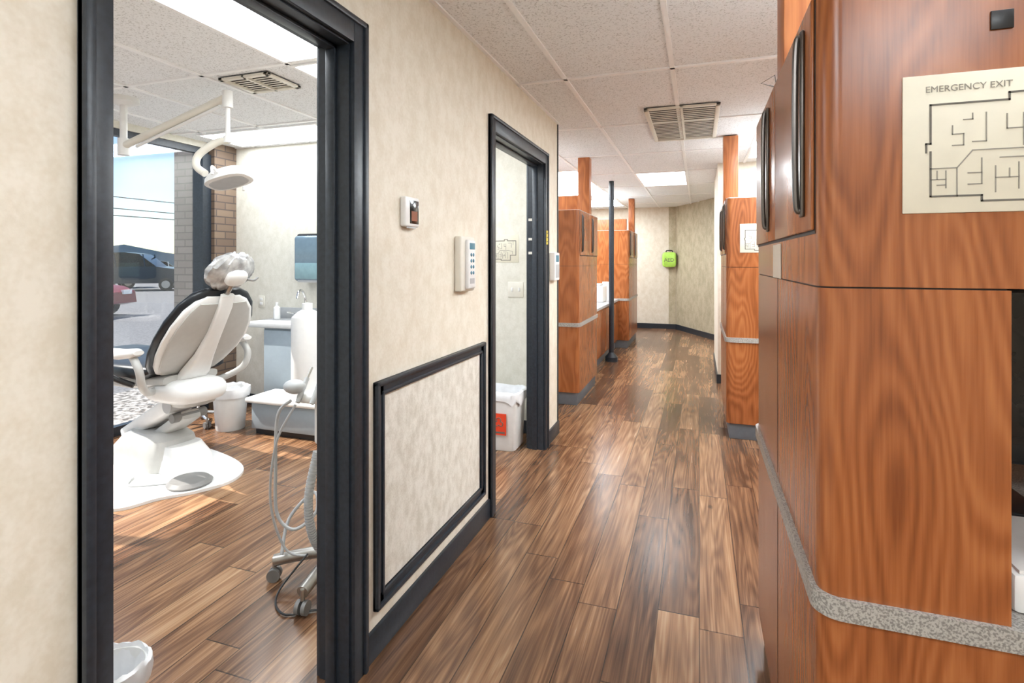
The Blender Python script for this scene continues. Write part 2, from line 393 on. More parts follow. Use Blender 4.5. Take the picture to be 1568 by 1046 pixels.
# ---------------------------------------------------------------- cherry cabinet modules
def pull(b, x, y, z0, z1, sx):
    b.box(x, y-.012, z0, x+sx*.008, y+.012, z1, PULL, .0035, 3)
    b.tube([(x+sx*.006, y, z0+.012), (x+sx*.014, y, z0+.03), (x+sx*.016, y, (z0+z1)/2), (x+sx*.014, y, z1-.03), (x+sx*.006, y, z1-.012)], .006, PULL, 10)
def module(xa, xb, y0, y1, sx, col=None, doors=2):
    b = B(); lo, hi = min(xa, xb), max(xa, xb); R = .035
    def rr(f): return [R if f == lo else 0, R if f == hi else 0, R if f == hi else 0, R if f == lo else 0]
    r = rr(xa); i = .02
    b.box(lo+i, y0+i, 0, hi-i, y1-i, .12, TOE, .004)
    b.rprism(lo, y0, hi, y1, .12, .738, r, WOOD)
    e = .010
    b.rprism(lo-(e if xa == lo else 0), y0-e, hi+(e if xa == hi else 0), y1+e, .738, .774, [q+e if q else 0 for q in r], BAND)
    cl, ch = (lo, hi) if col is None else ((xa, xa-sx*col) if xa < xa-sx*col else (xa-sx*col, xa))
    b.rprism(cl, y0, ch, y1, .774, 1.308, r, WOOD)
    if col is not None:
        b.box(min(ch, hi), y1-.03, .774, hi, y1, 1.313, WOOD)
    b.rprism(cl+.004, y0+.004, ch-.004, y1-.004, 1.308, 1.311, [q*.9 for q in r], DARK)
    b.rprism(lo, y0, hi, y1, 1.311, 1.836, r, WOOD)
    b.rprism(lo+.003, y0+.003, hi-.003, y1-.003, 1.836, 1.84, r, WHITE)  # unseen white cap, added to keep orange bounce off the ceiling
    a0 = y0+R+.004; a1 = y1-.03; w = (a1-a0)/doors
    b.box(xa, a0-.004, 1.405, xa+sx*.001, a1+.004, 1.836, DARK)
    for k in range(doors):
        b.box(xa+sx*.0005, a0+k*w+.002, 1.412, xa+sx*.007, a0+(k+1)*w-.002, 1.832, WOOD, .003, 3)
    b.box(xa, a0+w-.0015, .79, xa+sx*.0008, a0+w+.0015, 1.40, DARK)
    b.box(xa, a0+w-.0015, .13, xa+sx*.0008, a0+w+.0015, .73, DARK)
    for k in range(doors): pull(b, xa+sx*.007, a0+k*w+.07 if k == 0 else a0+k*w+.13, 1.44, 1.80, sx)
    return b
def post(xa, y, w=.12):
    b = B(); b.box(xa, y, 1.8405, xa+w, y+w, H-.0095, WOOD_LIT, .004); b.done('wood_post')
b = module(.2, 1.5, 1.08, 2.15, -1, col=.27); b.done('tall_cabinet')
post(.2, 1.51)
b = module(.2, 1.3, 4.49, 5.6, -1); b.done('tall_cabinet'); post(.2, 5.05)
b = module(-1.06, -2.4, 5.05, 6.04, 1); b.done('tall_cabinet'); post(-1.19, 5.62)
b = module(-1.03, -2.4, 8.65, 9.9, 1); b.done('tall_cabinet'); post(-1.15, 9.62, .1)
for y0 in (5.86, 9.4):
    b = B(); b.box(-2.39, y0, 1.842, -1.2 if y0 < 9 else -1.16, y0+.08, 2.07, WOOD_LIT, .004); b.done('wood_partition')
b = B(); b.box(-2.2, 6.06, 0, -1.24, 8.62, .12, TOE); b.box(-2.2, 6.06, .12, -1.2, 8.62, .73, WOOD, .003); b.box(-2.2, 6.06, .735, -1.18, 8.62, .77, LGREY, .004)
for k in range(4): b.box(-1.2, 6.1+k*.64, .15, -1.188, 6.1+k*.64+.62, .71, WOOD, .003)
b.done('base_counter')
b = B(); b.box(-1.55, 7.75, .77, -1.28, 8.1, 1.0, WHITE, .02); b.box(-1.5, 7.8, 1.0, -1.33, 8.05, 1.03, LGREY, .01); b.done('counter_appliance')
b = B(); b.lathe((-1.33, 8.35, .77), [(.06, 0), (.06, .27), (.02, .27), (.02, 0)], WHITE); b.done('paper_towel_roll')
b = B(); b.cyl((-1.12, 7.47, .03), (-1.12, 7.47, H-.001), .034, TRIM, n=28); b.lathe((-1.12, 7.47, 0), [(.0, 0), (.085, 0), (.085, .06), (.05, .10), (.036, .12), (.0, .12)], TRIM); b.done('support_pole')

# things in the near niche
b = B(); b.box(.55, 1.55, .774, .75, 1.72, .782, BLACK, .003); b.box(.64, 1.64, .78, .66, 1.66, .9, BLACK); b.box(.48, 1.62, .87, 1.0, 1.65, 1.29, BLACK, .008); b.box(.49, 1.618, .88, .99, 1.622, 1.28, SCREEN); b.done('computer_monitor')
b = B()
for i, (m, dx) in enumerate(((WHITE, 0), (WHITE, .01), (PINK, -.008), (WHITE, .006), (WHITE, 0))): b.box(.5+dx, 1.25, .774+i*.004, .72+dx, 1.5, .778+i*.004, m)
b.done('paper_stack')
b = B(); b.box(.49, 1.12, .774, .62, 1.22, .84, WHITE, .01); b.box(.50, 1.125, .84, .61, 1.215, .845, WHITE); b.cyl((.555, 1.17, .84), (.575, 1.165, .875), .02, WHITE, r2=.03); b.done('tissue_box')

# evacuation plan signs
def plan(name, x0, x1, z0, z1, y, full=True):
    b = B(); t = .0030 if full else .005; yy = y-.0035
    b.box(x0, y-.003, z0, x1, y, z1, SIGN, .002)
    W = x1-x0; Hh = z1-z0
    def L(a, c, d, e, w=1.0, m=INK):
        xa, za, xb, zb = x0+a*W, z1-c*Hh, x0+d*W, z1-e*Hh
        tt = t*w/2; b.box(min(xa, xb)-tt, yy-.0004, min(za, zb)-tt, max(xa, xb)+tt, yy, max(za, zb)+tt, m)
    L(.13, .22, .48, .22); L(.13, .22, .13, .50); L(.13, .50, .11, .50); L(.11, .50, .11, .56); L(.13, .56, .13, .88); L(.13, .88, .36, .88)
    L(.48, .22, .48, .17); L(.48, .17, .60, .17); L(.60, .17, .60, .22); L(.60, .22, .90, .22); L(.90, .22, .90, .74); L(.90, .74, .70, .74); L(.70, .74, .70, .92); L(.70, .92, .36, .92); L(.36, .88, .36, .92)
    for q in ((.23, .38, .23, .44), (.23, .44, .28, .44), (.28, .44, .28, .52), (.23, .52, .28, .52), (.38, .30, .38, .50), (.38, .50, .32, .50), (.47, .32, .47, .42), (.47, .42, .54, .42), (.54, .32, .54, .54), (.62, .30, .74, .30), (.74, .30, .74, .46), (.32, .56, .62, .56), (.32, .56, .25, .68), (.25, .68, .13, .68), (.25, .68, .25, .88), (.13, .76, .20, .76), (.20, .70, .20, .82), (.42, .68, .42, .86), (.42, .76, .52, .76), (.52, .66, .52, .84), (.60, .62, .60, .86), (.62, .56, .78, .60), (.78, .60, .78, .70), (.80, .22, .80, .36), (.16, .70, .16, .76), (.30, .72, .36, .72), (.36, .62, .36, .80), (.30, .80, .36, .80), (.44, .62, .56, .62), (.48, .70, .48, .76), (.28, .34, .32, .34), (.32, .30, .32, .34), (.16, .80, .20, .80)):
        a, c, d, e = q
        if a != d and c != e:
            xa, za, xb, zb = x0+a*W, z1-c*Hh, x0+d*W, z1-e*Hh
            b.tube([(xa, yy, za), (xb, yy, zb)], t*.3, INKL, 5, smooth=False)
        else: L(a, c, d, e, .6, INKL)
    return b
b = plan('s', .322, .622, 1.434, 1.662, 1.08)
o = b.done('evacuation_plan_sign')
text('EMERGENCY EXIT', .0145, Vector((.412, 1.0765, 1.637)), facing((0, -1, 0)), INKL, 'sign_text', o)
b = plan('s', .295, .575, 1.42, 1.637, 4.49, False); b.done('evacuation_plan_sign')
b = plan('s', -1.58, -1.35, 1.345, 1.565, YB, False); b.done('evacuation_plan_sign')
b = B(); b.box(.442, 1.076, 1.725, .472, 1.08, 1.755, BLACK, .001); b.done('hook_fastener_square')
b = B(); b.box(.1992, 1.55, 1.31, .198, 1.70, 1.40, IVORY); b.done('cabinet_label')
b = B(); b.tube([(.21, 1.72, 1.842), (.205, 1.72, 1.885), (.17, 1.73, 1.868), (.205, 1.74, 1.858)], .0014, BLACK, 6, smooth=False); b.done('wire_hook')
# wall devices
b = B()
b.box(XL1, 1.80, 1.485, XL1+.026, 1.905, 1.598, WHITE, .007, 3); b.box(XL1+.024, 1.83, 1.497, XL1+.0275, 1.897, 1.586, SCREEN, .004); b.box(XL1+.027, 1.84, 1.508, XL1+.028, 1.885, 1.545, ORANGE)
b.box(XL1+.02, 1.815, 1.480, XL1+.022, 1.885, 1.4855, LGREY); b.done('wall_thermostat')
b = B()
b.box(XL1, 2.28, 1.215, XL1+.035, 2.44, 1.47, IVORY, .008, 3); b.box(XL1+.03, 2.325, 1.225, XL1+.052, 2.415, 1.455, WHITE, .010, 3)
b.box(XL1+.051, 2.34, 1.41, XL1+.0535, 2.40, 1.44, BLUE, .003)
for i in range(4):
    for j in range(2): b.ell((XL1+.053, 2.357+j*.026, 1.385-i*.028), .003, .009, .009, BLUE, k=5, n=10)
b.box(XL1+.051, 2.345, 1.25, XL1+.053, 2.395, 1.275, LGREY)
b.done('wall_remote_holder')
b = B()
b.box(XL1, 3.96, 1.21, XL1+.045, 4.10, 1.42, WHITE, .008, 3); b.box(XL1+.044, 3.98, 1.23, XL1+.047, 4.08, 1.33, LGREY, .002); b.box(XL1+.044, 3.99, 1.35, XL1+.048, 4.07, 1.40, BLUE, .002); b.done('wall_sanitizer_dispenser')
b = B(); b.box(XL1+.019, 3.805, 1.475, XL1+.021, 3.848, 1.575, YEL)
for q in range(3): b.box(XL1+.021, 3.812, 1.492+q*.03, XL1+.0215, 3.842, 1.500+q*.03, INK)
b.done('warning_label')
b = B()
for z in (1.645, 1.505, 1.405): b.box(-1.165, 3.790, z, -1.10, 3.7918, z+.018, IVORY)
b.done('door_jamb_label')
b = B(); b.box(-1.44, YB-.006, 1.07, -1.31, YB, 1.19, IVORY, .003)
for dx in (-1.41, -1.35): b.box(dx, YB-.014, 1.115, dx+.014, YB-.005, 1.145, WHITE, .003)
b.done('light_switch')
b = B(); b.box(-3.93, YB-.006, .92, -3.86, YB, 1.03, IVORY, .003)
for z in (.945, .985): b.box(-3.91, YB-.009, z, -3.88, YB-.005, z+.025, WHITE, .003)
b.done('wall_outlet')
# AED on the back wall
b = B(); ax_ = Vector((1, 0, 0)); n = Vector((0, -1, 0)); c = Vector((-.555, 11.394, 1.385))
def fr(c, du, dn, dz): return c+ax_*du+n*dn+Vector((0, 0, dz))
b.loft([(fr(c, 0, 0, 0), ax_, (0, 0, 1), .13, .14, 6), (fr(c, 0, .09, 0), ax_, (0, 0, 1), .13, .14, 6)], GREY, 32)
b.loft([(fr(c, 0, .09, 0), ax_, (0, 0, 1), .135, .15, 5), (fr(c, 0, .13, 0), ax_, (0, 0, 1), .13, .145, 5), (fr(c, 0, .145, 0), ax_, (0, 0, 1), .11, .12, 5)], LIME, 32)
b.tube([fr(c, -.06, .07, .14), fr(c, -.05, .07, .18), fr(c, .05, .07, .18), fr(c, .06, .07, .14)], .01, BLACK)
o = b.done('aed_case'); text('AED', .1, fr(c, 0, .147, -.01), facing(n), INK, 'aed_text', o)

# ---------------------------------------------------------------- bins
def rectbin(name, x0, y0, x1, y1, h, sticker=False):
    b = B(); cx, cy = (x0+x1)/2, (y0+y1)/2; a, d = (x1-x0)/2, (y1-y0)/2
    b.loft([((cx, cy, 0), (1, 0, 0), (0, 1, 0), a*.86, d*.80, 7), ((cx, cy, .01), (1, 0, 0), (0, 1, 0), a*.89, d*.84, 7), ((cx, cy, h*.93), (1, 0, 0), (0, 1, 0), a*.98, d*.98, 7), ((cx, cy, h*.94), (1, 0, 0), (0, 1, 0), a*1.03, d*1.03, 7), ((cx, cy, h), (1, 0, 0), (0, 1, 0), a*1.03, d*1.03, 7), ((cx, cy, h*.9), (1, 0, 0), (0, 1, 0), a*.93, d*.93, 7)], WHITE, 40, False)
    rg = []
    for z, f in ((h*.86, 1.06), (h*.93, 1.07), (h+.012, 1.06), (h+.02, .98), (h*.88, .9), (h*.7, .8)):
        ring = []
        for i in range(48):
            t = 2*math.pi*i/48; ct, st = math.cos(t), math.sin(t); w = 1+.015*math.sin(i*2.7)+.015*random.uniform(-1, 1)
            ring.append(Vector((cx+a*f*w*math.copysign(abs(ct)**(.35), ct), cy+d*f*w*math.copysign(abs(st)**(.35), st), z+random.uniform(-.006, .006)+(.015*math.sin(i*.9) if z < h*.9 and f > 1 else 0))))
        rg.append(ring)
    b.rings(rg, BAG, False)
    if sticker:
        ys = cy-d*.985
        b.prism([(x0+.12, ys-.004), (x1-.075, ys-.004), (x1-.075, ys-.001), (x0+.12, ys-.001)], h*.30, h*.68, RED)
        sx, sz = x1-.130, h*.52; yy = ys-.005
        for k in range(3):
            an = math.radians(90+120*k); px, pz = sx+.018*math.cos(an), sz+.018*math.sin(an)
            b.tube([(px+.016*math.cos(u), yy, pz+.016*math.sin(u)) for u in [an+math.pi+math.radians(q) for q in range(50, 311, 20)]], .003, INK, 6)
        b.box(sx-.06, yy, h*.33, sx+.045, yy+.001, h*.36, INK)
    return b.done(name)
rectbin('biohazard_bin', -1.60, 3.66, -1.215, 3.94, .40, True)
def roundbin(name, cx, cy, r, h, fl=1.0):
    b = B(); b.lathe((cx, cy, 0), [(0.001, 0), (r*.78, 0), (r*.80, .01), (r*.97, h*.95), (r*1.03, h*.95), (r*1.03, h), (r*.93, h), (r*.9, h*.8)], WHITE, 32)
    rg = []
    for z, f in ((h*.80, 1.06), (h*.9, 1.12), (h+.004, 1.10), (h+.014, 1.0), (h*.86, .85), (h*.5, .7)):
        rg.append([Vector((cx+r*f*(1+(.035*math.sin(i*.95+z*40)+random.uniform(-.015, .015))*fl)*math.cos(2*math.pi*i/40), cy+r*f*(1+(.035*math.sin(i*1.3)+random.uniform(-.015, .015))*fl)*math.sin(2*math.pi*i/40), z+random.uniform(-.006, .006))) for i in range(40)])
    b.rings(rg, BAG, False); return b.done(name)
roundbin('waste_bin', -3.60, 3.48, .135, .33, .6); roundbin('waste_bin', -1.50, 1.05, .085, .26)

# ---------------------------------------------------------------- sink cabinet & low unit
b = B(); S = -.04
b.box(-3.50, 3.84+S, 0, -2.0, YB-.012, .1, BLACK); b.box(-3.52, 3.80+S, .1, -2.0, YB-.012, .79, CABG, .003)
for x in (-3.51, -3.02, -2.52): b.box(x, 3.785+S, .12, x+.48, 3.80+S, .77, CABG, .004)
for x in (-3.08, -2.96): b.tube([(x, 3.785+S, .58), (x, 3.76+S, .585), (x, 3.76+S, .69), (x, 3.785+S, .695)], .005, METAL, 8, 4)
b.box(-3.72, 3.76+S, .79, -1.98, YB-.005, .83, LGREY, .006); b.box(-3.72, YB-.02, .83, -1.98, YB-.004, .93, LGREY, .004)
b.box(-3.28, 3.82+S, .8305, -2.85, 4.04+S, .834, METAL, .002); b.box(-3.26, 3.84+S, .834, -2.87, 4.02+S, .835, GREY)
fx = -3.33; fy = 4.09+S
b.cyl((fx, fy, .83), (fx, fy, .90), .022, CHROME)
b.tube([(fx, fy, .89), (fx, fy, 1.02), (fx, fy-.04, 1.09), (fx+.02, fy-.11, 1.09), (fx+.03, fy-.14, 1.03)], .011, CHROME, 12)
for d in (-.1, .1):
    b.cyl((fx+d, fy, .83), (fx+d, fy, .87), .014, CHROME); b.tube([(fx+d, fy, .875), (fx+d*1.4, fy-.07, .90)], .006, CHROME, 8, smooth=False)
b.done('sink_cabinet')
b = B(); b.box(-3.30, 3.44, 0, -2.0, 3.70, .045, BLACK); b.box(-3.32, 3.41, .045, -2.0, 3.71, .25, CABG, .01); b.box(-3.36, 3.38, .25, -1.98, 3.715, .29, WHITE, .015, 3); b.done('low_equipment_cabinet')
b = B(); c = (-2.91, 3.56, .29)
b.lathe(c, [(.001, 0), (.115, 0), (.12, .01), (.12, .60), (.115, .63), (.07, .67), (.04, .685), (.04, .735), (.001, .74)], WHITE, 36); b.done('water_canister')
b = B(); b.box(-3.38, YB-.18, 1.18, -3.06, YB, 1.58, SMOKE, .03, 4); b.box(-3.36, YB-.185, 1.2, -3.08, YB-.17, 1.34, TEAL, .02); b.box(-3.39, YB-.13, 1.50, -3.05, YB, 1.60, BLACK, .02); b.box(-3.34, YB-.17, 1.17, -3.10, YB-.07, 1.19, LGREY); b.done('paper_towel_dispenser')
b = B(); b.lathe((-3.62, 4.02, .832), [(.001, 0), (.03, 0), (.03, .1), (.012, .12), (.012, .15), (.001, .15)], WHITE, 16); b.done('soap_bottle')

# ---------------------------------------------------------------- dental chair
CY = 2.70
chair = bpy.data.objects.new('dental_chair', None); sc.collection.objects.link(chair); chair.location = (-3.2, CY, 0); chair.empty_display_size = .2
bpy.context.view_layer.update()
ch = Vector((0, 1, 0))
b = B()
pl = [Vector((p[0], p[1], 0)) for p in ((-4.0, 2.40), (-3.5, 2.20), (-3.1, 2.10), (-2.90, 2.16), (-2.84, 2.34), (-2.74, 2.50), (-2.70, 2.70), (-2.84, 2.88), (-3.2, 2.98), (-3.7, 3.0), (-4.0, 2.9))]
pl = [(p.x, p.y) for p in crom(pl, 6, True)]
b.prism(pl, 0, .016, WHITE, True); b.done('floor_plate', parent=chair)
b = B()
b.loft([((-3.48, CY-.02, .016), (1, 0, 0), ch, .30, .17, 5), ((-3.46, CY-.02, .10), (1, 0, 0), ch, .29, .165, 5), ((-3.42, CY-.02, .20), (1, 0, 0), ch, .22, .15, 4), ((-3.42, CY-.02, .24), (1, 0, 0), ch, .15, .12, 4)], SHELL)
b.loft([((-3.17, CY, .016), (1, 0, 0), ch, .13, .15, 4), ((-3.17, CY, .09), (1, 0, 0), ch, .12, .14, 4), ((-3.2, CY, .17), (1, 0, 0), ch, .08, .11, 3)], WHITE)
b.done('pump_base', parent=chair)
b = B()
def beam(b, p, q, w, t, m):
    p = Vector(p); q = Vector(q); d = (q-p).normalized(); up = ch.cross(d).normalized()
    b.loft([(p-d*.02, ch, up, w*.85, t*.8, 5), (p, ch, up, w, t, 5), (q, ch, up, w, t, 5), (q+d*.02, ch, up, w*.85, t*.8, 5)], m, 24)
beam(b, (-3.70, CY, .17), (-3.18, CY, .45), .10, .055, WHITE); beam(b, (-3.60, CY, .08), (-3.12, CY, .36), .07, .035, SHELL)
b.cyl((-3.15, CY-.13, .44), (-3.15, CY+.13, .44), .045, LGREY); b.cyl((-3.13, CY-.11, .36), (-3.13, CY+.11, .36), .03, GREY)
b.done('lift_arm', parent=chair)
b = B()
b.ell((-3.16, CY, .53), .25, .19, .08, WHITE, p=3.0, k=12, n=32)
b.loft([((-3.1, CY, .44), (1, 0, 0), ch, .10, .12, 4), ((-3.12, CY, .52), (1, 0, 0), ch, .16, .15, 4)], SHELL)
b.loft([((-4.05, CY, .60), (0, 0, 1), ch, .02, .17, 4), ((-3.9, CY, .565), (0, 0, 1), ch, .04, .22, 4), ((-3.4, CY, .585), (0, 0, 1), ch, .05, .23, 4), ((-3.1, CY, .61), (0, 0, 1), ch, .03, .18, 4)], SHELL)
b.done('seat_frame', parent=chair)
b = B()
b.loft([((-4.09, CY, .69), (0, 0, 1), ch, .02, .17, 3), ((-4.04, CY, .69), (0, 0, 1), ch, .045, .23, 4), ((-3.8, CY, .68), (0, 0, 1), ch, .055, .26, 4), ((-3.5, CY, .655), (0, 0, 1), ch, .055, .27, 4), ((-3.25, CY, .66), (0, 0, 1), ch, .055, .26, 4), ((-3.18, CY, .67), (0, 0, 1), ch, .03, .22, 3)], NAVY, 32)
b.done('seat_cushion', parent=chair)
J = Vector((-3.18, CY, .62)); Tp = Vector((-2.76, CY, 1.16)); d = (Tp-J).normalized(); L = (Tp-J).length
nf = Vector((-d.z, 0, d.x))
if nf.z < 0: nf = -nf
prof = [(0.0, .17), (.04, .22), (.15, .265), (.32, .30), (.5, .31), (.68, .295), (.85, .25), (.95, .19), (1.0, .12)]
b = B(); b.loft([(J+d*L*t+nf*(.04-.03*math.sin(t*3.1)), ch, nf, w, .036 if 0 < t < 1 else .018, 2.6) for t, w in prof], NAVY, 36); b.done('back_cushion', parent=chair)
b = B()
b.loft([(J+d*L*(.04+.92*t)+nf*(.005-.03*math.sin(t*3.1)), ch, nf, w*.91, .026 if 0 < t < 1 else .012, 3) for t, w in prof], WHITE, 36)
b.loft([(J+d*L*(.04+.92*t)-nf*(.016+.03*math.sin(t*3.1)), ch, nf, w*.81, .012, 3) for t, w in prof[1:-1]], SHELL, 36)
b.done('back_shell', parent=chair)
b = B()
b.loft([(J-d*.08-nf*.05, ch, nf, .095, .03, 4), (J+d*.1-nf*.075, ch, nf, .09, .035, 4), (J+d*L*.35-nf*.078, ch, nf, .06, .026, 4), (J+d*L*.6-nf*.07, ch, nf, .045, .02, 4), (J+d*L*.9-nf*.045, ch, nf, .045, .018, 4), (J+d*L*1.0-nf*.02, ch, nf, .045, .014, 4)], WHITE, 24)
b.box(-3.15, CY-.02, .52, -3.07, CY+.02, .62, SHELL, .01); b.done('back_spine', parent=chair)
hc = Tp+d*.13+nf*.03
b = B()
b.tube([Tp-d*.1, Tp+d*.05-nf*.01, hc-nf*.03], .016, METAL, 10)
b.ell(hc+nf*.02, .14, .045, .085, FOIL, (ch, nf, d), 2.6, 12, 32)
b.ell(hc-nf*.045+Vector((0, 0, .0)), .07, .035, .055, WHITE, (ch, nf, d), 2.6)
b.ell(hc+d*.055+nf*.05, .12, .035, .045, FOIL, (ch, nf, d), 2.2, 10, 28)
b.tube([hc-nf*.05+ch*.05, hc-nf*.075+ch*.10, hc-nf*.05+ch*.15], .007, GREY)
rg = []
for t in (-.12, -.09, -.05, 0, .04, .08, .11, .125):
    ring = []; sh = math.sqrt(max(.12, 1-(t/.135)**2))
    for i in range(44):
        a = 2*math.pi*i/44; w = 1+random.uniform(-.07, .07)
        ring.append(hc+nf*.02+ch*.155*w*sh*math.cos(a)+nf*.068*w*sh*math.sin(a)+d*(t+random.uniform(-.010, .010)))
    rg.append(ring)
b.rings(rg, FOIL, True)
b.done('headrest', parent=chair)
for s_, yy in ((-1, CY-.36), (1, CY+.36)):
    b = B(); y = yy
    b.loft([((-3.62, y, .80), (0, 0, 1), ch, .012, .03, 2.5), ((-3.58, y, .80), (0, 0, 1), ch, .025, .045, 2.5), ((-3.4, y, .795), (0, 0, 1), ch, .03, .05, 2.5), ((-3.2, y, .80), (0, 0, 1), ch, .03, .055, 2.5), ((-3.08, y, .815), (0, 0, 1), ch, .028, .05, 2.5), ((-3.03, y, .82), (0, 0, 1), ch, .012, .03, 2.5)], WHITE, 24)
    b.tube([(-3.10, y, .80), (-3.03, y, .72), (-3.05, y-s_*.03, .62), (-3.15, y-s_*.12, .55), (-3.2, y-s_*.2, .55)], .022, SHELL, 12)
    b.tube([(-3.5, y, .79), (-3.48, y, .70), (-3.38, y-s_*.05, .63), (-3.3, y-s_*.12, .58)], .018, BLACK, 12)
    b.done('armrest', parent=chair)
chair.rotation_euler[2] = math.radians(-8)
b = B(); b.lathe((-2.90, 2.50, .017), [(.001, 0), (.12, 0), (.125, .012), (.105, .03), (.001, .034)], GREY, 32); b.tube([(-3.01, 2.45, .022), (-3.2, 2.35, .022), (-3.30, 2.45, .024)], .006, LGREY); b.done('foot_pedal')
def starbase(b, c, r, m, n=5, a0=0, h=.07, tr=.016):
    for k in range(n):
        a = a0+2*math.pi*k/n; e = Vector((c[0]+r*math.cos(a), c[1]+r*math.sin(a), h))
        b.tube([(c[0], c[1], h+.03), (c[0]+r*.5*math.cos(a), c[1]+r*.5*math.sin(a), h+.02), e], tr, m, 12)
        b.cyl(e+Vector((0, 0, .012)), e-Vector((0, 0, .03)), .009, METAL)
        t = Vector((-math.sin(a), math.cos(a), 0))
        for q in (-.014, .014): b.cyl(Vector((e.x, e.y, .027))+t*(q-.008), Vector((e.x, e.y, .027))+t*(q+.008), .027, GREY, n=18)
b = B(); sx, sy = -3.93, 3.47; starbase(b, (sx, sy), .17, CHROME, a0=.9); b.cyl((sx, sy, .08), (sx, sy, .5), .02, CHROME); b.loft([((sx, sy, .48), (1, 0, 0), (0, 1, 0), .15, .15, 2.2), ((sx, sy, .5), (1, 0, 0), (0, 1, 0), .18, .18, 2.2), ((sx, sy, .55), (1, 0, 0), (0, 1, 0), .18, .18, 2.2), ((sx, sy, .57), (1, 0, 0), (0, 1, 0), .15, .15, 2.2)], NAVY); b.done('operator_stool')
# ---------------------------------------------------------------- exam light
b = B()
b.lathe((-3.62, 2.62, H-.05), [(.001, .05), (.09, .05), (.09, .02), (.04, 0), (.001, 0)], WHITE); b.cyl((-3.62, 2.62, H-.04), (-3.62, 2.62, 2.10), .022, WHITE)
b.cyl((-3.62, 2.62, 2.17), (-3.62, 2.62, 2.06), .035, WHITE)
b.tube([(-3.62, 2.62, 2.12), (-2.69, 2.58, 2.345)], .024, IVORY, 14, smooth=False); b.tube([(-3.50, 2.62, 2.11), (-2.75, 2.58, 2.295)], .010, WHITE, 10, smooth=False)
b.cyl((-2.69, 2.58, 2.38), (-2.69, 2.58, 2.28), .03, WHITE); b.cyl((-2.69, 2.58, 2.31), (-2.69, 2.58, 2.08), .014, WHITE); b.cyl((-2.69, 2.58, 2.11), (-2.69, 2.58, 2.07), .024, WHITE)
b.tube([(-2.69, 2.58, 2.085), (-2.76, 2.56, 2.07), (-2.86, 2.53, 2.0), (-2.87, 2.52, 1.93), (-2.80, 2.52, 1.88)], .022, IVORY, 14)
ax = Vector((1, .05, -.06)).normalized(); dn = Vector((.25, -.2, -1)).normalized(); sd = dn.cross(ax).normalized(); ax = sd.cross(dn)
lc = Vector((-2.66, 2.56, 1.855))
b.loft([(lc-dn*.05, ax, sd, .06, .04, 2.5), (lc-dn*.035, ax, sd, .115, .07, 2.5), (lc, ax, sd, .14, .085, 2.8), (lc+dn*.03, ax, sd, .142, .087, 2.8), (lc+dn*.035, ax, sd, .125, .07, 2.8)], WHITE, 32)
b.loft([(lc+dn*.034, ax, sd, .12, .066, 2.8), (lc+dn*.038, ax, sd, .115, .062, 2.8)], LGREY, 32)
b.tube([lc+sd*.09-dn*.0, lc+sd*.13-dn*.02, lc+sd*.13+dn*.03], .008, WHITE); b.tube([lc-sd*.09, lc-sd*.12-dn*.02, lc-sd*.12+dn*.04], .008, WHITE)
b.done('dental_exam_light')
# ---------------------------------------------------------------- dental cart by the door
b = B(); C = (-1.47, 1.99)
starbase(b, C, .26, METAL, a0=math.radians(205), h=.085, tr=.024)
b.cyl((C[0], C[1], .09), (C[0], C[1], .17), .05, METAL, r2=.035); b.cyl((C[0], C[1], .16), (C[0], C[1], .78), .022, METAL)
b.box(-1.60, 1.88, .76, -1.26, 2.14, .80, WHITE, .015, 3); b.box(-1.54, 1.92, .58, -1.34, 2.10, .76, WHITE, .015, 3)
for i in range(4):
    x = -1.57+.07*i
    b.cyl((x, 1.86, .77), (x, 1.92, .86), .010, LGREY); b.cyl((x, 1.92, .86), (x, 1.95, .90), .006, METAL)
b.tube([(-1.62, 1.88, .77), (-1.68, 1.87, .70), (-1.70, 1.88, .45), (-1.69, 1.88, .28), (-1.62, 1.90, .22), (-1.55, 1.95, .28), (-1.60, 2.0, .34), (-1.68, 1.94, .24), (-1.66, 1.87, .12)], .007, LGREY, 10)
b.tube([(-1.58, 1.86, .76), (-1.66, 1.84, .60), (-1.69, 1.84, .35), (-1.64, 1.87, .15), (-1.55, 1.90, .12)], .005, LGREY, 8)
b.tube([(-1.55, 1.9, .13), (-1.60, 1.78, .02), (-1.5, 1.70, .008), (-1.40, 1.76, .008), (-1.3, 1.80, .01)], .004, BLACK, 8)
hp = crom([Vector(p) for p in ((-1.47, 1.86, .58), (-1.49, 1.83, .40), (-1.48, 1.84, .25), (-1.47, 1.90, .14))], 14)
for p, q in zip(hp, hp[1:]): b.cyl(p, p+(q-p)*.55, .018, LGREY, n=12); b.cyl(p+(q-p)*.5, q, .014, LGREY, n=12)
b.ell((-1.60, 1.88, .83), .05, .04, .03, LGREY)
b.done('dental_cart')

